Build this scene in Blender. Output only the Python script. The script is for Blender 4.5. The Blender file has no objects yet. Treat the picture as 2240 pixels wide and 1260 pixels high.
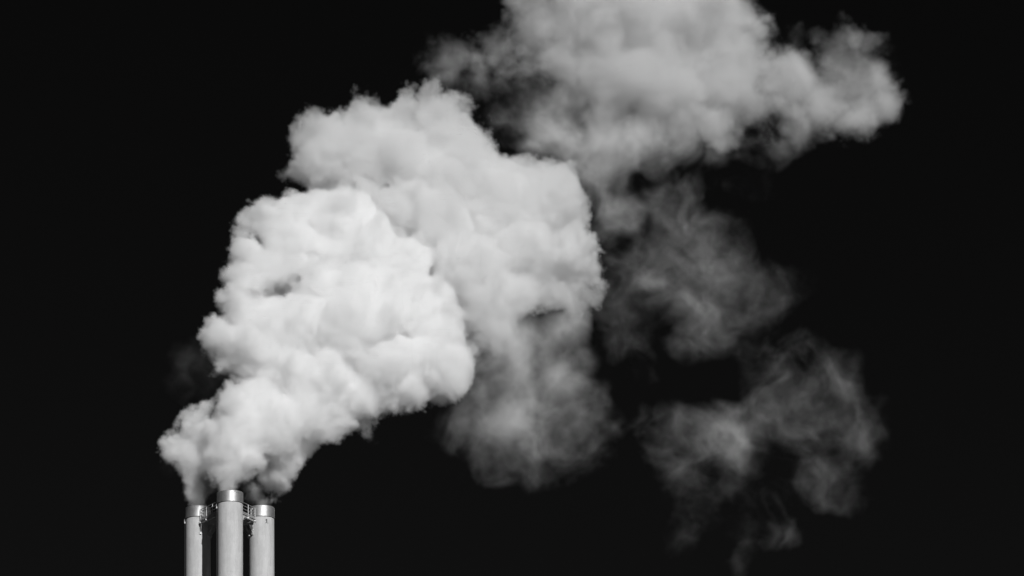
import bpy, bmesh, math, random
import numpy as np
from mathutils import Vector, Matrix

C = bpy.context.scene.collection
rad = math.radians

# ------------------------------------------------------------------ camera
FOCAL = 130.0
YAW, PITCH, ROLL = 0.08056513, 0.33348398, -0.02642301
EYE = np.array([0.0, 0.0, 1.7])
_F = np.array([math.sin(YAW) * math.cos(PITCH), math.cos(YAW) * math.cos(PITCH), math.sin(PITCH)])
_r = np.array([math.cos(YAW), -math.sin(YAW), 0.0])
_u = np.cross(_r, _F)
_R = math.cos(ROLL) * _r + math.sin(ROLL) * _u
_U = -math.sin(ROLL) * _r + math.cos(ROLL) * _u
cam_d = bpy.data.cameras.new("camera")
cam_d.lens = FOCAL
cam_d.sensor_width = 36.0
cam_d.clip_start = 0.5
cam_d.clip_end = 6000
cam = bpy.data.objects.new("camera", cam_d)
C.objects.link(cam)
_m = Matrix(((_R[0], _U[0], -_F[0], EYE[0]), (_R[1], _U[1], -_F[1], EYE[1]), (_R[2], _U[2], -_F[2], EYE[2]), (0, 0, 0, 1)))
cam.matrix_world = _m
bpy.context.scene.camera = cam

# ------------------------------------------------------------------ sky and sun
SUN_EL, SUN_AZ = rad(27), rad(18)          # azimuth measured from -Y (behind the camera) towards +X
world = bpy.data.worlds.new("World")
bpy.context.scene.world = world
world.use_nodes = True
nt = world.node_tree
nt.nodes.clear()
sky = nt.nodes.new("ShaderNodeTexSky")
sky.sky_type = 'NISHITA'
sky.sun_disc = False
sky.sun_elevation = SUN_EL
sky.sun_rotation = math.pi - SUN_AZ
sky.air_density = 0.6
sky.dust_density = 0.25
# a deep red filter on black and white film: only what little red the clear sky holds reaches the picture
sep = nt.nodes.new("ShaderNodeSeparateColor")
mul = nt.nodes.new("ShaderNodeMath"); mul.operation = 'MULTIPLY'; mul.inputs[1].default_value = 0.028
bg = nt.nodes.new("ShaderNodeBackground")
bg.inputs["Strength"].default_value = 0.1
wo = nt.nodes.new("ShaderNodeOutputWorld")
nt.links.new(sky.outputs[0], sep.inputs[0])
nt.links.new(sep.outputs[0], mul.inputs[0])
nt.links.new(mul.outputs[0], bg.inputs["Color"])
nt.links.new(bg.outputs[0], wo.inputs["Surface"])

sun_d = bpy.data.lights.new("sun", 'SUN')
sun_d.energy = 3.5
sun_d.angle = rad(0.5)
sun_d.color = (1, 1, 1)
sun = bpy.data.objects.new("sun", sun_d)
C.objects.link(sun)
sd = Vector((math.sin(SUN_AZ) * math.cos(SUN_EL), -math.cos(SUN_AZ) * math.cos(SUN_EL), math.sin(SUN_EL)))
sun.rotation_euler = sd.to_track_quat('Z', 'Y').to_euler()
sun.location = (0, 0, 300)

sc = bpy.context.scene
sc.view_settings.view_transform = 'Standard'
sc.view_settings.look = 'None'
sc.view_settings.exposure = 0.0
sc.view_settings.gamma = 1.0
sc.view_settings.use_curve_mapping = False
sc.render.engine = 'CYCLES'
sc.cycles.max_bounces = 24
sc.cycles.volume_bounces = 24
sc.cycles.diffuse_bounces = 3
sc.cycles.glossy_bounces = 2
sc.cycles.volume_step_rate = 1.6
sc.cycles.volume_max_steps = 512
sc.cycles.use_adaptive_sampling = True
sc.cycles.adaptive_threshold = 0.03
sc.cycles.use_denoising = True
sc.cycles.use_fast_gi = False
sc.cycles.sample_clamp_indirect = 6.0
sc.render.use_persistent_data = False

# ------------------------------------------------------------------ helpers
def mat(name, build):
    m = bpy.data.materials.new(name)
    m.use_nodes = True
    n = m.node_tree
    n.nodes.clear()
    out = n.nodes.new("ShaderNodeOutputMaterial")
    build(n, out)
    return m

def grey(v):
    return (v, v, v, 1)

def new_bsdf(n, out, col, rough, metal=0.0, spec=0.5):
    b = n.nodes.new("ShaderNodeBsdfPrincipled")
    b.inputs["Base Color"].default_value = grey(col)
    b.inputs["Roughness"].default_value = rough
    b.inputs["Metallic"].default_value = metal
    b.inputs["Specular IOR Level"].default_value = spec
    n.links.new(b.outputs[0], out.inputs["Surface"])
    return b

def noise(n, scale, vec_scale, detail=4, rough=0.6):
    tc = n.nodes.new("ShaderNodeTexCoord")
    mp = n.nodes.new("ShaderNodeMapping")
    mp.inputs["Scale"].default_value = vec_scale
    no = n.nodes.new("ShaderNodeTexNoise")
    no.inputs["Scale"].default_value = scale
    no.inputs["Detail"].default_value = detail
    no.inputs["Roughness"].default_value = rough
    n.links.new(tc.outputs["Object"], mp.inputs["Vector"])
    n.links.new(mp.outputs[0], no.inputs["Vector"])
    return no

def ramp(n, src, stops):
    r = n.nodes.new("ShaderNodeValToRGB")
    e = r.color_ramp.elements
    e[0].position, e[0].color = stops[0][0], grey(stops[0][1])
    e[1].position, e[1].color = stops[-1][0], grey(stops[-1][1])
    for p, v in stops[1:-1]:
        x = e.new(p); x.color = grey(v)
    n.links.new(src, r.inputs[0])
    return r

def mixmul(n, a, b):
    m = n.nodes.new("ShaderNodeMix"); m.data_type = 'RGBA'; m.blend_type = 'MULTIPLY'
    m.inputs["Factor"].default_value = 1.0
    n.links.new(a, m.inputs["A"]); n.links.new(b, m.inputs["B"])
    return m.outputs["Result"]

def b_shaft(n, out):
    b = new_bsdf(n, out, 0.6, 0.75, 0, 0.25)
    st = noise(n, 1.0, (2.6, 2.6, 0.22), 6, 0.65)      # rain streaks running down the shell
    bl = noise(n, 1.3, (1, 1, 0.7), 5, 0.6)            # broad blotches
    sp = noise(n, 9.0, (1, 1, 0.35), 4, 0.7)           # fine flecks
    c = mixmul(n, ramp(n, st.outputs[0], [(0.3, 0.48), (0.5, 0.56), (0.72, 0.64)]).outputs[0],
               ramp(n, bl.outputs[0], [(0.3, 0.90), (0.7, 1.04)]).outputs[0])
    c = mixmul(n, c, ramp(n, sp.outputs[0], [(0.25, 0.90), (0.5, 1.0), (0.75, 1.06)]).outputs[0])
    n.links.new(c, b.inputs["Base Color"])
    bp = n.nodes.new("ShaderNodeBump"); bp.inputs["Strength"].default_value = 0.25; bp.inputs["Distance"].default_value = 0.03
    n.links.new(sp.outputs[0], bp.inputs["Height"]); n.links.new(bp.outputs[0], b.inputs["Normal"])

def b_steel(n, out):
    b = new_bsdf(n, out, 0.55, 0.5, 0.85)
    st = noise(n, 1.6, (1.6, 1.6, 0.5), 5, 0.65)
    fl = noise(n, 5.0, (1, 1, 1), 4, 0.6)
    c = mixmul(n, ramp(n, st.outputs[0], [(0.3, 0.36), (0.55, 0.52), (0.72, 0.62)]).outputs[0],
               ramp(n, fl.outputs[0], [(0.28, 0.72), (0.45, 1.0)]).outputs[0])
    n.links.new(c, b.inputs["Base Color"])
    n.links.new(ramp(n, st.outputs[0], [(0.3, 0.58), (0.7, 0.47)]).outputs[0], b.inputs["Roughness"])
    bp = n.nodes.new("ShaderNodeBump"); bp.inputs["Strength"].default_value = 0.3; bp.inputs["Distance"].default_value = 0.008
    n.links.new(st.outputs[0], bp.inputs["Height"]); n.links.new(bp.outputs[0], b.inputs["Normal"])

def b_galv(n, out):
    b = new_bsdf(n, out, 0.5, 0.55, 0.35)
    fl = noise(n, 6.0, (1, 1, 1), 3, 0.6)
    n.links.new(ramp(n, fl.outputs[0], [(0.3, 0.38), (0.7, 0.58)]).outputs[0], b.inputs["Base Color"])

M_shaft = mat("painted_shell", b_shaft)
M_steel = mat("brushed_steel", b_steel)
M_galv = mat("galvanised_steel", b_galv)
M_dark = mat("shade_black", lambda n, o: new_bsdf(n, o, 0.03, 0.8))  # near-black that stands in for shade on the chimneys
M_soot = mat("sooty_flue", lambda n, o: new_bsdf(n, o, 0.05, 0.9))
M_paint = mat("black_paint", lambda n, o: new_bsdf(n, o, 0.025, 0.6))
M_white = mat("white_housing", lambda n, o: new_bsdf(n, o, 0.75, 0.5))
def b_ground(n, out):
    b = new_bsdf(n, out, 0.1, 0.95)
    g = noise(n, 0.02, (1, 1, 1), 8, 0.6)
    n.links.new(ramp(n, g.outputs[0], [(0.3, 0.015), (0.7, 0.035)]).outputs[0], b.inputs["Base Color"])
M_ground = mat("ground", b_ground)

def obj(name, bm, m, parent=None, smooth=False, loc=None):
    me = bpy.data.meshes.new(name)
    bmesh.ops.recalc_face_normals(bm, faces=bm.faces)
    bm.to_mesh(me); bm.free()
    me.materials.append(m)
    if smooth:
        for p in me.polygons:
            p.use_smooth = True
    o = bpy.data.objects.new(name, me)
    C.objects.link(o)
    if parent is not None:
        o.parent = parent
    if loc is not None:
        o.location = loc
    return o

def thing(name, label, cat, loc, rz=0, group=None):
    o = bpy.data.objects.new(name, None)
    o.empty_display_size = 1
    C.objects.link(o)
    o.location = loc; o.rotation_euler = (0, 0, rz)
    o["label"] = label; o["category"] = cat
    if group:
        o["group"] = group
    return o

def lathe(prof, seg=96):
    """closed profile (r, z) turned about z"""
    bm = bmesh.new()
    rings = []
    for i in range(seg):
        a = 2 * math.pi * i / seg
        rings.append([bm.verts.new((r * math.cos(a), r * math.sin(a), z)) for r, z in prof])
    k = len(prof)
    for i in range(seg):
        A, B = rings[i], rings[(i + 1) % seg]
        for j in range(k):
            bm.faces.new((A[j], B[j], B[(j + 1) % k], A[(j + 1) % k]))
    return bm

def add_box(bm, c, s, rot=None):
    vs = []
    for dx in (-.5, .5):
        for dy in (-.5, .5):
            for dz in (-.5, .5):
                v = Vector((dx * s[0], dy * s[1], dz * s[2]))
                if rot is not None:
                    v = rot @ v
                vs.append(bm.verts.new(v + Vector(c)))
    for f in ((0, 1, 3, 2), (4, 6, 7, 5), (0, 4, 5, 1), (2, 3, 7, 6), (0, 2, 6, 4), (1, 5, 7, 3)):
        bm.faces.new([vs[i] for i in f])

def add_bar(bm, a, b, w, h=None):
    """rectangular bar from a to b, w across, h high"""
    a, b = Vector(a), Vector(b)
    h = h or w
    d = (b - a); L = d.length; d.normalize()
    up = Vector((0, 0, 1)) if abs(d.z) < 0.95 else Vector((0, 1, 0))
    s = d.cross(up).normalized(); u = s.cross(d)
    rot = Matrix((s, d, u)).transposed()
    add_box(bm, (a + b) / 2, (w, L, h), rot)

def add_tube(bm, a, b, r, seg=10):
    a, b = Vector(a), Vector(b)
    d = b - a; L = d.length
    rot = d.to_track_quat('Z', 'Y').to_matrix().to_4x4()
    bmesh.ops.create_cone(bm, cap_ends=True, segments=seg, radius1=r, radius2=r, depth=L, matrix=Matrix.Translation((a + b) / 2) @ rot)

# ------------------------------------------------------------------ ground
bm = bmesh.new()
bmesh.ops.create_circle(bm, cap_ends=True, segments=48, radius=5000)
g = obj("ground", bm, M_ground)
g["kind"] = "structure"

# ------------------------------------------------------------------ chimneys
TOP = 117.7
RC, RS = 1.5, 1.455                       # cap and shaft radius
GAP = 404.7
POS = {'centre': (0.0, 404.7), 'left': (-3.66, 411.0), 'right': (3.61, 411.0)}
CAP_H = 1.27

def digit_one():
    """a stencilled figure 1 with flag and foot, laid on the curved shell; built flat then wrapped"""
    polys = [
        [(-0.05, -0.18), (-0.05, 0.10), (-0.15, 0.06), (-0.15, 0.15), (-0.03, 0.25), (0.06, 0.25), (0.06, -0.18), (0.18, -0.18), (0.18, -0.26), (-0.17, -0.26), (-0.17, -0.18)],
    ]
    return polys

def wrap_poly(bm, poly, r, a0, z0, t=0.006):
    fr = [bm.verts.new(((r + t) * math.sin(a0 + x / r), -(r + t) * math.cos(a0 + x / r), z0 + z)) for x, z in poly]
    bk = [bm.verts.new(((r - 0.004) * math.sin(a0 + x / r), -(r - 0.004) * math.cos(a0 + x / r), z0 + z)) for x, z in poly]
    bm.faces.new(fr)
    bm.faces.new(list(reversed(bk)))
    k = len(poly)
    for i in range(k):
        bm.faces.new((fr[i], bk[i], bk[(i + 1) % k], fr[(i + 1) % k]))

def make_chimney(key, label, bracket_angles, rot, number=False, grime=False):
    x, y = POS[key]
    t = thing("chimney", label, "chimney", (x, y, 0), 0, "three factory chimneys standing in a triangle")
    # shaft with slightly recessed ring seams, hollow at the top
    prof = []
    z = 0.0
    joints = []
    zz = TOP - CAP_H - 2.25
    while zz > 2:
        joints.append(zz); zz -= 6.0
    prof.append((RS, 0.0))
    for zj in sorted(joints):
        prof += [(RS, zj - 0.02), (RS - 0.008, zj - 0.012), (RS - 0.008, zj + 0.012), (RS, zj + 0.02)]
    prof += [(RS, TOP - CAP_H + 0.02), (RS - 0.25, TOP - CAP_H + 0.02), (RS - 0.25, 0.0)]
    obj("shaft", lathe(prof), M_shaft, t)
    for p in bpy.data.meshes[t.children[0].data.name].polygons:
        p.use_smooth = False
    # near-black ring standing in for the shadow line under the cap
    obj("cap_shade_ring", lathe([(RS + 0.004, TOP - CAP_H - 0.055), (RC + 0.012, TOP - CAP_H - 0.03), (RC + 0.012, TOP - CAP_H - 0.003), (RS + 0.004, TOP - CAP_H - 0.003)]), M_dark, t, True)
    # cap: steel skirt in rolled sheets, each its own plate
    nseg = 6
    for k in range(nseg):
        bm = bmesh.new()
        a0 = rot + 2 * math.pi * k / nseg + 0.0022
        a1 = rot + 2 * math.pi * (k + 1) / nseg - 0.0022
        N = 16
        zb, zt = TOP - CAP_H, TOP
        rows = []
        dr = 0.004 * (k % 2)
        for i in range(N + 1):
            a = a0 + (a1 - a0) * i / N
            q = []
            for r, z in ((RC + dr, zb), (RC + dr, zt - 0.03), (RC + dr - 0.012, zt), (RC - 0.05, zt), (RC - 0.05, zb)):
                q.append(bm.verts.new((r * math.sin(a), -r * math.cos(a), z)))
            rows.append(q)
        for i in range(N):
            for j in range(5):
                f = bm.faces.new((rows[i][j], rows[i + 1][j], rows[i + 1][(j + 1) % 5], rows[i][(j + 1) % 5]))
                f.smooth = (j == 0)
        bm.faces.new(rows[0]); bm.faces.new(list(reversed(rows[-1])))
        for e in bm.edges:
            e.smooth = len(e.link_faces) == 2 and all(f.smooth for f in e.link_faces)
        o = obj("cap_panel", bm, M_steel, t)
    # flue: inner liner and annular cover a little below the rim
    obj("flue", lathe([(RC - 0.053, TOP - 0.30), (RC - 0.053, TOP - 0.34), (1.16, TOP - 0.34), (1.16, TOP - CAP_H - 3), (1.20, TOP - CAP_H - 3), (1.20, TOP - 0.06), (1.16, TOP - 0.06), (1.16, TOP - 0.30)][:3] + [(1.16, TOP - 3.0), (1.12, TOP - 3.0), (1.12, TOP - 0.05), (1.16, TOP - 0.05), (1.16, TOP - 0.30)]), M_soot, t, True)
    # small lamp housings on stalks under the cap edge
    for a in bracket_angles:
        s, c = math.sin(a), -math.cos(a)
        r = RS + 0.09
        zc = TOP - CAP_H - 0.10
        bm = bmesh.new()
        add_box(bm, (r * s, r * c, zc - 0.17), (0.05, 0.05, 0.46))
        add_box(bm, ((RS + 0.03) * s, (RS + 0.03) * c, zc - 0.22), (0.16, 0.16, 0.04))
        br = obj("bracket", bm, M_galv, t)
        bm = bmesh.new()
        bmesh.ops.create_uvsphere(bm, u_segments=12, v_segments=8, radius=0.1, matrix=Matrix.Translation(((r + 0.02) * s + 0.07, (r + 0.02) * c - 0.04, zc - 0.36)) @ Matrix.Diagonal((0.9, 0.9, 1.0, 1)))
        add_tube(bm, ((r + 0.02) * s + 0.07, (r + 0.02) * c - 0.04, zc - 0.46), ((r + 0.02) * s + 0.07, (r + 0.02) * c - 0.04, zc - 0.36), 0.1, 12)
        obj("lamp", bm, M_white, br, True)
        bm = bmesh.new()
        add_tube(bm, ((RS + 0.05) * s, (RS + 0.05) * c, 1.0), ((RS + 0.05) * s, (RS + 0.05) * c, zc - 0.5), 0.03, 8)
        obj("shade_strip", bm, M_dark, t)  # added dark strip, imitates the shaded left edge of the shaft
    if number:
        bm = bmesh.new()
        for p in digit_one():
            wrap_poly(bm, p, RS, math.asin(0.40), TOP - CAP_H - 0.62)
        obj("painted_number", bm, M_paint, t)
    if grime:
        rnd = random.Random(4)
        for (a, dz, sx, sz) in ((0.37, 0.11, 0.10, 0.05), (0.42, 0.09, 0.07, 0.03), (0.33, 0.15, 0.05, 0.02), (0.52, 0.25, 0.03, 0.09), (0.55, 0.32, 0.025, 0.05), (0.66, 0.20, 0.05, 0.03), (0.74, 0.31, 0.035, 0.05)):
            bm = bmesh.new()
            pts = []
            for i in range(9):
                th = 2 * math.pi * i / 9
                q = rnd.uniform(0.6, 1.2)
                pts.append((q * sx * math.cos(th), q * sz * math.sin(th)))
            wrap_poly(bm, pts, RC, a, TOP - dz, 0.007)
            obj("soot_stain", bm, M_paint, t)
    return t

make_chimney('centre', "middle pale chimney nearest the camera, soot marks on its steel cap", [rad(-84)], 0.25, grime=True)
make_chimney('left', "left pale chimney, its right side dark in the shadow of the middle one", [rad(-84)], 0.7)
make_chimney('right', "right pale chimney with the black number 1 painted under its steel cap", [], 0.45, number=True)

# ------------------------------------------------------------------ platform between the chimneys
DZ = TOP - 1.80                            # deck level
def edge(side, o, t):
    """point on a triangle side from the centre chimney towards the left or right one, offset o outward"""
    s = 1 if side == 'right' else -1
    return Vector((s * (0.5 * t + 0.866 * o), GAP + 0.866 * t - 0.5 * o, 0))

pl = thing("platform", "steel maintenance platform with railings slung between the three chimneys below their caps", "platform", (0, GAP, DZ - 0.6))
def P(v, z):
    return Vector((v.x, v.y - GAP, z - (DZ - 0.6)))

oR, oL = 0.45, 0.60
tR, tL = 5.0, 5.75
corners = [edge('right', oR, 0.2), edge('right', oR, tR), Vector((2.6, GAP + 7.0, 0)), Vector((-2.6, GAP + 7.0, 0)), edge('left', oL, tL), edge('left', oL, 0.2)]
bm = bmesh.new()
# open grating deck: bearing bars close together with gaps between
lo = [bm.verts.new(P(c, DZ - 0.05)) for c in corners]
hi = [bm.verts.new(P(c, DZ)) for c in corners]
bm.faces.new(hi); bm.faces.new(list(reversed(lo)))
for i in range(6):
    j = (i + 1) % 6
    bm.faces.new((lo[i], lo[j], hi[j], hi[i]))
obj("deck", bm, M_galv, pl)

def side_parts(side, o, t1, posts):
    sgn = 1
    # fascia: an upper toe board and a lower beam with flanges, a gap between
    for (za, zb, w, nm) in ((DZ + 0.13, DZ + 0.02, 0.03, "toe_board"), (DZ - 0.09, DZ - 0.17, 0.14, "beam"), (DZ - 0.44, DZ - 0.50, 0.16, "beam")):
        bm = bmesh.new()
        a = edge(side, o + 0.03, 1.0); b = edge(side, o + 0.03, t1)
        add_bar(bm, P(a, (za + zb) / 2), P(b, (za + zb) / 2), w, za - zb)
        obj(nm, bm, M_galv, pl)
    bm = bmesh.new()
    a = edge(side, o - 0.02, 1.0); b = edge(side, o - 0.02, t1)
    add_bar(bm, P(a, DZ - 0.305), P(b, DZ - 0.305), 0.02, 0.264)
    obj("beam_web", bm, M_galv, pl)
    # rails
    for h in (1.22, 0.86, 0.48):
        bm = bmesh.new()
        add_tube(bm, P(edge(side, o, 1.0), DZ + h), P(edge(side, o, t1 - 0.02), DZ + h), 0.026, 10)
        obj("rail", bm, M_galv, pl)
    for t in posts:
        bm = bmesh.new()
        p = edge(side, o + 0.012, t)
        add_bar(bm, P(p, DZ - 0.42), P(p, DZ + 1.20), 0.065, 0.065)
        add_box(bm, P(p, DZ - 0.30), (0.22, 0.22, 0.16))
        obj("post", bm, M_galv, pl)

side_parts('right', oR, tR, (1.7, 3.35, tR - 0.08))
side_parts('left', oL, tL, (1.5, 2.9, 4.3, tL - 0.08))
# short return railings at the ends, towards the outer chimneys
for side, o, t1 in (('right', oR, tR), ('left', oL, tL)):
    a = edge(side, o, t1 - 0.05); b = edge(side, o - 0.55, t1 + 0.0)
    for h in (1.22, 0.86, 0.48):
        bm = bmesh.new()
        add_tube(bm, P(a, DZ + h), P(b, DZ + h), 0.024, 8)
        obj("rail", bm, M_galv, pl)
    bm = bmesh.new()
    add_bar(bm, P(b, DZ), P(b, DZ + 1.2), 0.07)
    obj("post", bm, M_galv, pl)
# back railing between the two rear chimneys
for h in (1.22, 0.86, 0.48):
    bm = bmesh.new()
    add_tube(bm, P(Vector((-2.4, GAP + 6.9, 0)), DZ + h), P(Vector((2.4, GAP + 6.9, 0)), DZ + h), 0.024, 8)
    obj("rail", bm, M_galv, pl)
for xx in (-2.3, -1.15, 0, 1.15, 2.3):
    bm = bmesh.new()
    add_bar(bm, P(Vector((xx, GAP + 6.9, 0)), DZ), P(Vector((xx, GAP + 6.9, 0)), DZ + 1.2), 0.07)
    obj("post", bm, M_galv, pl)
# floor joists and knee braces below the deck
for k in range(5):
    yy = 1.9 + k * 1.1
    hw = min(2.6, 0.5 * yy / 0.866 + 0.2)
    bm = bmesh.new()
    add_bar(bm, (-hw, yy, 0.26), (hw, yy, 0.26), 0.12, 0.34)
    obj("joist", bm, M_galv, pl)
def gusset(pts, th=0.05):
    """vertical plate: pts in (radial, z); built along x then turned"""
    bm = bmesh.new()
    f = [bm.verts.new((x, -th / 2, z)) for x, z in pts]
    k = [bm.verts.new((x, th / 2, z)) for x, z in pts]
    bm.faces.new(f); bm.faces.new(list(reversed(k)))
    n = len(pts)
    for i in range(n):
        bm.faces.new((f[i], k[i], k[(i + 1) % n], f[(i + 1) % n]))
    return bm
for key, angs in (('centre', (35, 60, 90, 120, 145)), ('left', (-78, -35, -5, 15)), ('right', (226, 200, 180, 165))):
    x, y = POS[key]
    for a in angs:
        o = obj("knee_brace", gusset([(RS - 0.02, 0.08), (RS + 0.6, 0.08), (RS + 0.6, -0.02), (RS + 0.12, -0.75), (RS - 0.02, -0.75)], 0.09), M_galv, pl)
        o.location = (x, y - GAP, 0); o.rotation_euler = (0, 0, rad(a))
        bm = bmesh.new()
        add_box(bm, (RS + 0.07, 0, -0.90), (0.14, 0.2, 0.26))
        q = obj("bearing_box", bm, M_galv, o)
# bulkhead lamps on the platform
for (x, y, z) in ((2.05, 1.9, 0.0), (2.62, 4.1, -0.72)):
    bm = bmesh.new()
    bmesh.ops.create_uvsphere(bm, u_segments=12, v_segments=8, radius=0.085, matrix=Matrix.Translation((x, y, z)))
    obj("lamp", bm, M_white, pl, True)
bm = bmesh.new()
p = edge('right', oR, 4.3)
add_tube(bm, P(p, DZ + 0.98), P(p + Vector((-0.3, 0.25, 0)), DZ + 0.98), 0.03, 8)
bmesh.ops.create_uvsphere(bm, u_segments=12, v_segments=8, radius=0.1, matrix=Matrix.Translation(P(p, DZ + 0.95)))
obj("floodlight", bm, M_galv, pl, True)

# ------------------------------------------------------------------ steam
def at(px, py, y):
    """point seen at photograph pixel (px, py) on the vertical plane at world y"""
    d = _F + _R * ((px - 1120.0) / 8088.9) + _U * ((630.0 - py) / 8088.9)
    k = (y - EYE[1]) / d[1]
    return EYE + d * k

def spline_rows(n_out, n_lat, off):
    """cubic b-spline interpolation matrix n_out x n_lat"""
    t = np.linspace(0, n_lat - 4.001, n_out) + off
    i = np.floor(t).astype(int); f = t - i
    w = np.stack([(1 - f) ** 3 / 6, (3 * f ** 3 - 6 * f ** 2 + 4) / 6, (-3 * f ** 3 + 3 * f ** 2 + 3 * f + 1) / 6, f ** 3 / 6], 1)
    m = np.zeros((n_out, n_lat), np.float32)
    for k in range(4):
        m[np.arange(n_out), np.minimum(i + k, n_lat - 1)] += w[:, k]
    return m

def lattice_noise(shape, h, cell, rs):
    """smooth random field, feature size cell metres, about -1..1"""
    lat = [max(5, int(math.ceil(s * h / cell)) + 4) for s in shape]
    a = rs.uniform(-1, 1, lat).astype(np.float32)
    for ax in range(3):
        m = spline_rows(shape[ax], lat[ax], 0.0)
        # keep the feature size exact: stretch along the axis
        a = np.moveaxis(np.tensordot(m, a, axes=(1, ax)), 0, ax)
    a /= (np.abs(a).max() * 0.75 + 1e-6)
    return a.astype(np.float32)

def warped(a, W, h, scale):
    """look the field up at positions pushed about by the turbulence W (nearest sample)"""
    sh = a.shape
    ii = []
    for ax in range(3):
        g_ = np.arange(sh[ax], dtype=np.float32).reshape([-1 if k == ax else 1 for k in range(3)])
        ii.append(np.clip(np.rint(g_ + W[ax] * (scale / h)), 0, sh[ax] - 1).astype(np.int32))
    idx = (ii[0] * sh[1] + ii[1]) * sh[2] + ii[2]
    return a.ravel()[idx]

def steam_field(puffs, h, seed, warp, billow, soft, density, blend=0.6, fray=None, lumps=(10, 5), lump_size=(0.22, 0.48), mist=0.0, shrink=0.0, fall=0.62, keep_above=None):
    """puffs: (px, py, radius_px, depth_m, weight); a negative weight carves a hollow. The cloud is the union of
    the puffs, lumps growing on lumps, bent by turbulence, with billowed edges; stored as a density grid.
    mist > 0 builds a thin veil instead: soft puffs added up and torn by noise."""
    rs = np.random.RandomState(seed)
    P0, cut = [], []
    for (px, py, r, dy, w) in puffs:
        c = at(px, py, GAP + dy)
        s = 8088.9 / np.linalg.norm(c - EYE)
        (P0 if w > 0 else cut).append((c, r / s, w, 0))
    spheres = list(P0)
    lvl = P0
    for L, n in enumerate(lumps):
        nxt = []
        for (c, r, w, _) in lvl:
            if r < 3.0 * h:
                continue
            for _k in range(n):
                v = rs.normal(size=3); v /= np.linalg.norm(v)
                rr = r * rs.uniform(*lump_size)
                nxt.append((c + v * (r - rr * rs.uniform(0.25, 0.75)), rr, w, L + 1))
        spheres += nxt
        lvl = nxt
    ext = 1.7 if mist else 1.0
    cs = np.array([s[0] for s in spheres]); rr = np.array([s[1] for s in spheres])
    pad = warp[0] * 1.6 + 2 * h + (0 if mist else 3 * billow[0] + blend)
    lo = (cs - ext * rr[:, None]).min(0) - pad
    hi = (cs + ext * rr[:, None]).max(0) + pad
    shape = tuple(int(math.ceil(v)) + 1 for v in (hi - lo) / h)
    base = Vector(lo.tolist())
    G = [(np.arange(shape[k], dtype=np.float32) * h).reshape([-1 if j == k else 1 for j in range(3)]) for k in range(3)]
    W = []
    for ax in range(3):
        f = lattice_noise(shape, h, warp[1], rs) * warp[0]
        f += lattice_noise(shape, h, warp[1] * 0.42, rs) * warp[0] * 0.42
        f += lattice_noise(shape, h, warp[1] * 0.18, rs) * warp[0] * 0.16
        W.append(f)
    WX, WY, WZ = G[0] + W[0], G[1] + W[1], G[2] + W[2]
    q = warp[0] * 2.0 + h
    def around(c, r):
        a = np.maximum(0, np.floor((c - r) / h).astype(int)); b = np.minimum(shape, np.ceil((c + r) / h).astype(int) + 1)
        return None if np.any(b <= a) else (slice(a[0], b[0]), slice(a[1], b[1]), slice(a[2], b[2]))
    def fbm(cell, fall, ridged):
        n = np.zeros(shape, np.float32); a_ = 1.0
        while cell > 1.5 * h:
            k = lattice_noise(shape, h, cell, rs)
            n += a_ * ((np.abs(k) * 2.2 - 0.75) if ridged else k)
            a_ *= fall; cell *= 0.5
        return n
    if mist:
        F = np.zeros(shape, np.float32)
        for (c, r, w, L) in P0 + cut:
            c = c - lo
            sl = around(c, 1.7 * r + q)
            if sl is None:
                continue
            d2 = ((WX[sl] - c[0]) ** 2 + (WY[sl] - c[1]) ** 2 + (WZ[sl] - c[2]) ** 2) / (r * r)
            F[sl] += w * np.clip(1 - d2 / 2.9, 0, 1) ** 2
        np.maximum(F, 0, out=F)
        n = warped(fbm(fray[0], fall, False), W, h, fray[1])
        n -= 0.55 * warped(np.abs(fbm(fray[0] * 0.7, 0.6, False)), W, h, -fray[1]) - 0.25
        F = np.clip(F * np.exp(fray[2] * n) - mist, 0, None)
        R = F * F / (F + 0.10) * density
    else:
        A_ = np.zeros(shape, np.float32)
        D = np.zeros(shape, np.float32)
        T = np.full(shape, 1e-6, np.float32)
        for (c, r, w, L) in P0:
            c = c - lo
            sl = around(c, r + q + 4.5 * blend)
            if sl is None:
                continue
            d = r - np.sqrt((WX[sl] - c[0]) ** 2 + (WY[sl] - c[1]) ** 2 + (WZ[sl] - c[2]) ** 2)
            e = np.exp(np.clip(d / blend, -12, 12))
            A_[sl] += e
            D[sl] += w * e; T[sl] += e
        S = np.log(np.maximum(A_, 1e-6)) * blend - shrink
        D /= T
        del A_, T
        for (c, r, w, L) in spheres[len(P0):]:
            c = c - lo
            sl = around(c, r + q)
            if sl is None:
                continue
            d = r - np.sqrt((WX[sl] - c[0]) ** 2 + (WY[sl] - c[1]) ** 2 + (WZ[sl] - c[2]) ** 2)
            np.maximum(S[sl], d, out=S[sl])
        for (c, r, w, L) in cut:
            c = c - lo
            sl = around(c, 2.2 * r + q)
            if sl is None:
                continue
            d2 = ((WX[sl] - c[0]) ** 2 + (WY[sl] - c[1]) ** 2 + (WZ[sl] - c[2]) ** 2) / (r * r)
            S[sl] += w * np.exp(-d2) * (d2 < 5)
        S += billow[0] * warped(fbm(billow[1], billow[2], True), W, h, 0.6)
        R = np.clip(S / soft, 0, 1)
        R = R * R * (3 - 2 * R)
        if fray:
            n = warped(fbm(fray[0], 0.6, False), W, h, 1.2)
            thin = np.clip(1.15 - D, 0, 1) * np.clip(fray[1], 0, 9) + fray[2]
            R *= np.exp(thin * n)
        R *= D * density
    del WX, WY, WZ, W
    R = R.astype(np.float32)
    if keep_above is not None:
        R[:, :, :max(0, int((keep_above - lo[2]) / h))] = 0      # nothing hangs below the chimney mouths
    R[R < 0.002] = 0
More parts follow.
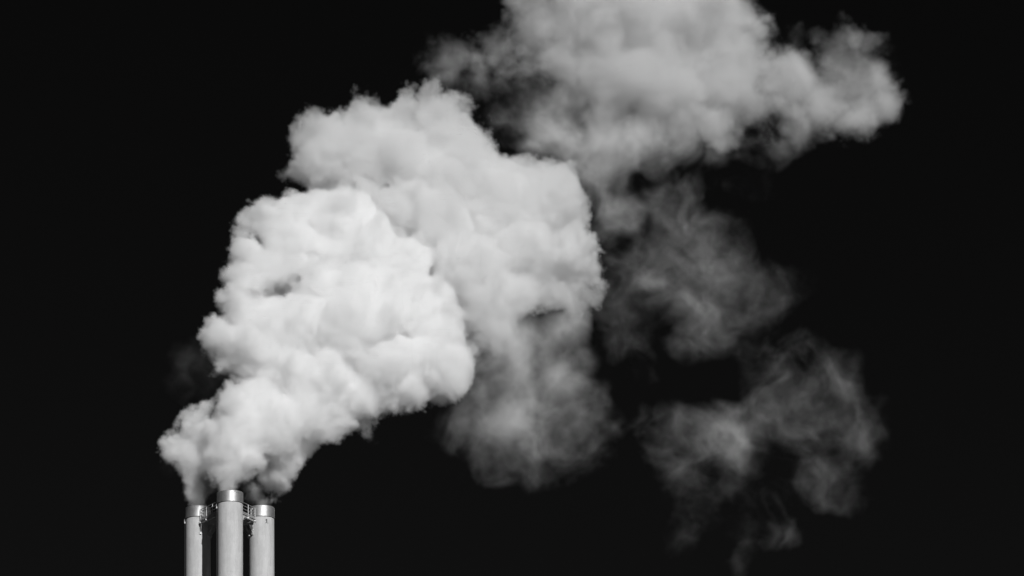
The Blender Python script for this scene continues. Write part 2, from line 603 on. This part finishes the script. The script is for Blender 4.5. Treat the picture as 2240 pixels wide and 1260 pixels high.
    for ax in range(3):
        ix = [slice(None)] * 3
        ix[ax] = 0; R[tuple(ix)] = 0
        ix[ax] = -1; R[tuple(ix)] = 0

    return R, base, shape

def steam_object(name, label, R, base, shape, h, albedo=1.0, aniso=0.0, group=None):
    n = R.size
    me = bpy.data.meshes.new(name)
    me.vertices.add(n)
    at_ = me.attributes.new("steam_density", 'FLOAT', 'POINT')
    at_.data.foreach_set("value", R.ravel())
    src = bpy.data.objects.new(name + "_samples", me)     # only carries the numbers; never linked to the scene
    vol = bpy.data.volumes.new(name)
    o = bpy.data.objects.new(name, vol)
    C.objects.link(o)
    o.location = base

    def b_vol(nn, out):
        v = nn.nodes.new("ShaderNodeVolumePrincipled")
        v.inputs["Color"].default_value = grey(albedo)
        v.inputs["Density"].default_value = 1.0
        v.inputs["Anisotropy"].default_value = aniso
        nn.links.new(v.outputs[0], out.inputs["Volume"])
    m = mat(name + "_vapour", b_vol)
    vol.materials.append(m)

    ng = bpy.data.node_groups.new(name + "_grid", 'GeometryNodeTree')
    ng.interface.new_socket("Geometry", in_out='INPUT', socket_type='NodeSocketGeometry')
    ng.interface.new_socket("Geometry", in_out='OUTPUT', socket_type='NodeSocketGeometry')
    N, Lk = ng.nodes, ng.links
    gi = N.new("NodeGroupInput"); go = N.new("NodeGroupOutput")
    vc = N.new("GeometryNodeVolumeCube")
    vc.inputs["Min"].default_value = (0, 0, 0)
    vc.inputs["Max"].default_value = [(s - 1) * h for s in shape]
    for nm, s in zip(("Resolution X", "Resolution Y", "Resolution Z"), shape):
        vc.inputs[nm].default_value = s
    pos = N.new("GeometryNodeInputPosition")
    sp = N.new("ShaderNodeSeparateXYZ")
    Lk.new(pos.outputs[0], sp.inputs[0])
    ids = []
    for k in range(3):
        dv = N.new("ShaderNodeMath"); dv.operation = 'DIVIDE'; dv.inputs[1].default_value = h
        Lk.new(sp.outputs[k], dv.inputs[0])
        fi = N.new("FunctionNodeFloatToInt"); fi.rounding_mode = 'ROUND'
        Lk.new(dv.outputs[0], fi.inputs[0])
        ids.append(fi.outputs[0])
    def im(op, a, b):
        x = N.new("FunctionNodeIntegerMath"); x.operation = op
        for s_, v in ((0, a), (1, b)):
            if isinstance(v, int):
                x.inputs[s_].default_value = v
            else:
                Lk.new(v, x.inputs[s_])
        return x.outputs[0]
    idx = im('ADD', im('MULTIPLY', im('ADD', im('MULTIPLY', ids[0], shape[1]), ids[1]), shape[2]), ids[2])
    na = N.new("GeometryNodeInputNamedAttribute"); na.data_type = 'FLOAT'; na.inputs[0].default_value = "steam_density"
    si = N.new("GeometryNodeSampleIndex"); si.data_type = 'FLOAT'; si.domain = 'POINT'
    oi = N.new("GeometryNodeObjectInfo"); oi.transform_space = 'ORIGINAL'; oi.inputs["Object"].default_value = src
    Lk.new(oi.outputs["Geometry"], si.inputs["Geometry"])
    Lk.new(na.outputs[0], si.inputs["Value"])
    Lk.new(idx, si.inputs["Index"])
    Lk.new(si.outputs[0], vc.inputs["Density"])
    sm = N.new("GeometryNodeSetMaterial"); sm.inputs["Material"].default_value = m
    Lk.new(vc.outputs[0], sm.inputs[0])
    Lk.new(sm.outputs[0], go.inputs[0])
    md = o.modifiers.new("grid", 'NODES'); md.node_group = ng
    o["label"] = label; o["category"] = "steam"
    if group:
        o["group"] = group
    return o

CLOUDS = []
def steam(name, label, puffs, h, seed, albedo=1.0, aniso=0.0, group=None, **kw):
    CLOUDS.append((name, label, puffs, h, seed, albedo, aniso, group, kw))

import time
from concurrent.futures import ThreadPoolExecutor
# --- bright steam boiling out of the three chimneys and the mass it builds (nearest, densest)
A = [
 # left jet and its tumbling curls
 (433,1100,24,5.8,.55),(428,1085,27,5.6,.5),(425,1065,30,5.4,.6),(450,1072,30,7,.35),(418,1040,32,5,.8),(405,1015,30,4.6,1),
 (375,992,30,4,.9),(385,975,30,4,1),(365,985,20,3.5,.9),(395,960,26,4,.8),(420,990,36,3.6,1),(440,1020,38,6,.6),(425,915,28,3.5,1),(445,900,24,3.2,.8),(415,935,26,3.6,.9),(450,950,44,4,1),
 # middle jet
 (503,1068,23,0,.6),(504,1052,28,0,.8),(500,1032,36,0,1),(470,1015,34,1,.8),(530,1040,30,.5,1),(545,1005,40,0,1),
 (500,985,52,1,1),(535,950,78,2,1),(600,930,72,2,1),(520,880,48,1.5,1),(560,870,56,2.5,1),(615,975,54,4,1),(640,1000,38,5,1),(650,950,40,4,1),(655,985,26,5,1),
 # right jet
 (573,1100,22,6.2,.35),(548,1083,16,6,.3),(560,1075,24,6.3,.4),(596,1090,13,5.6,.8),(602,1068,22,5.2,.85),(612,1048,30,5,1),(625,1022,34,5,1),(590,1030,34,5.5,.6),(542,1062,20,6,.5),
 # rising body
 (700,905,62,3,1),(725,935,34,3,1),(745,920,34,3,1),(660,880,62,3,1),(700,840,85,4,1),(620,820,80,4,1),(770,860,66,4,1),(560,775,75,4,1),(510,745,52,3.5,1),(475,730,42,3,1),(465,700,26,3,1),(500,790,34,4,.9),
 (560,700,70,4,1),(520,690,40,4,1),(650,730,100,5,1),(760,730,110,5,1),(830,800,90,5,1),(890,850,58,5,1),(860,880,34,5,1),(940,800,80,6,1),(985,830,46,6,1),(1010,790,40,6.5,1),(905,880,28,5,1),(830,870,44,5,1),(800,950,14,5,.12),(812,955,12,5,.06),(822,966,9,5,.05),
 (940,720,82,7,1),(860,680,100,7,1),(985,740,42,7,1),(700,640,70,6,1),(780,640,75,6,1),
 (545,560,44,8,1),(600,500,44,9,1),(560,620,36,7,1),(620,580,60,8.5,1),(520,660,34,5,1),(540,480,30,9,.8),
 (520,640,36,6,.8),(485,650,24,6,.7),(500,605,28,7,.9),(540,600,42,7.5,1),(590,590,52,8,1),(540,540,34,8,.7),(530,510,24,8,.5),(640,545,80,9,1),(570,480,40,9,.8),(580,450,28,9,.7),(660,480,72,10,1),(740,490,85,10,1),(700,440,40,10,1),(755,440,40,10,1),(780,450,38,10,1),
 (800,540,85,9,1),(860,600,85,8.5,1),(900,560,36,9,1),(915,660,70,8,1),(960,650,40,8,1),(740,570,70,9,1),(830,480,28,10,1),
 (470,1040,24,7,.5),
 (570,655,44,10.5,1),(625,630,50,11.5,1),(690,600,50,12,1),(530,660,30,9.5,.9),
 # hollows between the lobes
(550,655,15,3.5,-1.6),(550,655,15,5,-1.6),(575,646,15,3.5,-1.6),(575,646,16,5,-1.6),(602,634,15,4,-1.6),(602,634,16,5.5,-1.6),(630,622,15,4.5,-1.6),(655,610,14,4.5,-1.4),(655,610,15,6,-1.4),(685,600,13,5,-1.2),(715,592,12,5.5,-1.0),(745,590,12,5.5,-.8),(775,596,10,5.5,-.6),
 (520,800,18,1.5,-1.2),(545,792,16,1.5,-1),(425,962,13,1.5,-1.2),(398,980,12,1.5,-1.2),(610,540,14,4,-.7),(580,552,14,5,-.8),(1015,700,12,4,-.8),(690,850,14,.5,-.6),(600,830,14,1,-.6),
 (790,925,22,5,.6),
]
steam("steam_plume", "dense bright white steam boiling up from the three chimney mouths", A, 0.12, 11, keep_above=TOP - 0.3,
      warp=(0.5, 2.2), billow=(0.34, 1.6, 0.82), soft=1.0, density=1.55, blend=0.3, shrink=-0.12, lumps=(9, 7), fray=(1.2, 1.8, 0.12))

B = [
 (690,260,30,16,.25),(680,300,46,15,.6),(655,370,34,15,.5),(700,370,60,15,.9),(730,310,70,16,.9),(790,225,34,17,.3),(800,270,60,17,.7),(820,340,80,17,1),(880,250,52,18,.6),(955,200,30,18,.5),(935,230,40,18,.6),(960,270,72,17,1),(1000,310,70,17,1),
 (900,350,85,16,1),(760,400,50,14,.8),(1010,400,95,16,1),(900,440,70,14,1),(1080,400,60,17,1),(960,500,90,13,1),(1100,450,105,16,1),(1190,430,75,16,1),(1230,385,40,17,1),(1225,480,78,16,1),(1130,560,110,15,1),(1245,570,66,16,1),(1285,600,36,16,1),(1290,530,30,16,1),(1215,630,58,16,.9),(1270,650,26,17,.6),
 (1060,330,44,17,1),(1130,370,50,17,1),(1180,375,46,17,1),(830,310,60,16,1),(690,330,50,15,.9),(1000,240,36,17,.9),(1310,560,26,16,1),(1300,640,26,16,.9),
 (850,470,56,12,.8),(800,425,36,12,.55),(900,560,56,11.5,1),(960,700,50,11,1),(1010,770,36,11.5,.6),(1040,740,40,12,.7),
 (1020,600,100,12,1),(1060,680,80,12,1),(1130,650,60,13,.9),(1080,730,50,12,.8),
]
steam("steam_cloud", "pale grey steam cloud rolling up behind the bright white plume, its left top edge ragged", B, 0.2, 5,
      warp=(0.8, 2.8), billow=(0.62, 2.6, 0.78), soft=0.8, density=0.72, blend=0.6, shrink=0.05, lumps=(8, 5), lump_size=(0.2, 0.42), fray=(3.0, 1.1, 0.3), albedo=0.968, group="steam clouds drifting from the chimneys")

Cc = [
 (1180,60,85,30,.5),(1150,20,60,30,.5),(1290,40,110,30,1),(1420,50,130,30,1),(1540,40,110,30,1),(1600,10,50,30,1),(1640,90,60,30,1),(1680,150,44,30,1),(1230,130,80,30,.8),(1330,170,105,30,1),(1460,200,115,30,1),(1590,180,100,30,1),(1660,240,62,30,1),(1560,270,62,30,1),(1430,290,50,30,.9),(1300,260,60,30,.7),(1500,-40,110,30,1),(1340,-40,110,30,1),(1620,300,34,30,.8),
 (1760,160,60,31,.7),(1800,220,70,31,.8),(1830,110,60,31,.22),(1880,100,40,31,.18),(1915,150,38,31,.22),(1760,75,34,31,.12),(1925,225,50,31,.9),(1900,262,44,31,.9),(1850,265,40,31,.9),(1740,270,48,31,.5),(1820,300,30,31,.15),
 (1860,170,80,31,.16),(1900,190,60,31,.2),(1945,200,34,31,.8),(1935,250,40,31,.9),(1880,220,56,31,.9),(1850,120,50,31,.25),(1700,200,60,30,.9),
 (1715,150,44,30,.7),(1725,210,50,30,.8),(1720,265,40,30,.7),(1250,220,60,30,.8),(1500,290,50,30,.8),(1380,280,44,30,.7),(1290,310,34,29,.5),
 (1090,115,54,29,.4),(1030,130,50,29,.28),(1000,125,46,29,.2),(950,90,30,29,.12),(940,130,30,29,.1),(1060,170,44,29,.16),(1140,160,50,29,.55),(1110,170,40,29,.4),(1200,190,40,29,.2),
]
steam("steam_cloud", "large grey steam cloud at the top right with a round lobe on its right end", Cc, 0.22, 9,
      warp=(1.0, 3.4), billow=(0.75, 2.8, 0.76), soft=2.6, density=0.42, blend=0.7, shrink=0.0, lumps=(7, 5), lump_size=(0.18, 0.4), fray=(3.6, 1.1, 0.35), albedo=0.93, group="steam clouds drifting from the chimneys")

Dd = [
 (1090,740,56,14,.7),(1140,750,56,14,.6),(1195,725,50,15,.45),(1265,705,40,15,.6),(1240,735,40,15,.45),(1100,800,60,15,.55),(1160,790,60,15,.5),(1225,790,56,15,.42),(1050,840,46,15,.26),(1285,780,36,15,.26),(1020,860,40,15,.2),
 (1040,790,36,12.5,.5),(1110,880,60,15,.42),(1180,870,60,15,.42),(1250,870,56,15,.4),(1050,910,54,15,.3),(990,915,48,15,.24),(945,935,32,15,.18),(1110,950,60,15,.38),(1180,950,60,15,.32),(1250,950,56,15,.32),(1310,940,50,15,.24),(1345,970,36,15,.2),(1050,970,46,15,.26),(1000,960,36,15,.18),
 (1150,1010,46,15,.28),(1215,1010,46,15,.28),(1270,1010,44,15,.24),(1090,1015,40,15,.26),(1235,1055,34,15,.22),(1100,1050,26,15,.1),(1160,1060,26,15,.12),(1180,1050,34,15,.22),(1310,870,36,15,.22),(1320,1000,36,15,.2),
 # thin veil between the clouds
 (1150,230,56,24,.26),(1210,230,50,24,.35),(1100,270,46,22,.16),(1160,290,50,22,.26),(1220,290,56,24,.45),(1260,330,50,24,.6),(1310,320,55,24,.7),(1370,320,50,24,.6),(1430,330,46,24,.45),(1490,330,40,26,.3),(1290,390,44,24,.5),(1320,430,40,24,.45),(1360,465,38,24,.55),(1385,505,26,24,.5),(1400,450,36,25,.25),(1330,500,40,24,.35),(1360,560,44,24,.25),(1350,380,40,24,.5),(1340,640,44,22,.16),(1180,340,40,22,.25),
 (1560,340,50,28,.22),(1640,340,44,28,.18),(1700,310,40,28,.2),(1760,310,30,28,.15),(1000,170,50,27,.14),(1060,200,44,27,.14),(960,140,50,27,.14),
]
steam("steam_wisp", "half transparent grey steam hanging down to the right below the pale cloud", Dd, 0.22, 21,
      warp=(1.2, 3.2), billow=None, soft=0, density=0.22, mist=0.09, fall=0.8, fray=(3.2, 1.3, 0.85), lumps=(), albedo=0.985, group="thin steam wisps")

Ee = [
 (1400,400,60,26,.10),(1480,420,60,26,.12),(1560,400,60,26,.08),(1640,400,50,26,.10),(1630,470,40,26,.06),
 (1500,480,60,26,.22),(1430,500,50,26,.14),(1560,530,60,26,.36),(1580,580,56,26,.34),(1500,560,60,26,.26),(1440,590,60,26,.3),(1380,560,50,26,.3),(1340,600,50,26,.24),(1350,680,56,26,.22),(1310,680,40,26,.18),(1330,740,44,26,.2),(1500,640,66,26,.3),(1420,660,56,26,.18),(1600,640,60,26,.26),(1680,620,56,26,.2),(1740,630,44,26,.17),(1690,680,50,26,.13),(1540,700,56,26,.26),(1510,740,40,26,.2),(1400,740,50,26,.12),(1400,810,50,26,.1),(1350,770,30,26,.2),(1600,720,44,26,.14),
 (1400,915,30,26,.3),(1450,935,44,26,.42),(1510,950,50,26,.5),(1570,965,56,26,.65),(1600,905,36,26,.42),(1640,960,60,26,.55),(1700,910,56,26,.34),(1700,840,56,26,.3),(1670,790,44,26,.2),(1720,760,50,26,.16),(1780,790,50,26,.22),(1850,820,46,26,.4),(1820,870,60,26,.36),(1760,940,66,26,.36),(1850,950,60,26,.32),(1915,960,44,26,.26),(1900,880,40,26,.16),(1880,1000,40,26,.2),
 (1460,1000,46,26,.36),(1500,1060,50,26,.3),(1570,1040,56,26,.34),(1520,1130,44,26,.24),(1485,1185,32,26,.2),(1640,1040,50,26,.26),(1590,1110,50,26,.22),(1700,1100,40,26,.22),(1740,1030,56,26,.28),(1800,1050,56,26,.28),(1850,1080,40,26,.22),(1720,1160,40,26,.2),(1640,1170,44,26,.2),(1610,1230,28,26,.24),(1800,1110,36,26,.12),(1690,1060,30,26,-.1),(1700,1130,20,26,-.2),
]
steam("steam_wisp", "thin dark grey steam wisps drifting at the lower right, sky showing through", Ee, 0.24, 33,
      warp=(1.3, 3.4), billow=None, soft=0, density=0.078, mist=0.09, fall=0.82, fray=(3.4, 2.0, 1.0), lumps=(), albedo=0.985, group="thin steam wisps")

Ff = [(440,800,50,9,.24),(410,775,36,9,.2),(455,850,44,9,.24),(410,830,36,9,.12),(480,820,44,9,.3),(490,860,34,9,.3),(430,880,34,9,.14),(360,1015,22,7,.3),(385,1025,26,7,.4),(365,860,30,9,.08)]
steam("steam_wisp", "faint dark shred of steam left of the waist of the white plume", Ff, 0.16, 41, albedo=0.985, group="thin steam wisps",
      warp=(0.7, 2.2), billow=None, soft=0, density=0.035, mist=0.03, fall=0.8, fray=(2.4, 1.3, 0.9), lumps=())

_t = time.time()
with ThreadPoolExecutor(5) as ex:
    fields = list(ex.map(lambda c: steam_field(c[2], c[3], c[4], **c[8]), CLOUDS))
_log = (time.time() - _t, [f[2] for f in fields])
for c, (R, base, shape) in zip(CLOUDS, fields):
    steam_object(c[0], c[1], R, base, shape, c[3], c[5], c[6], c[7])
fields = None
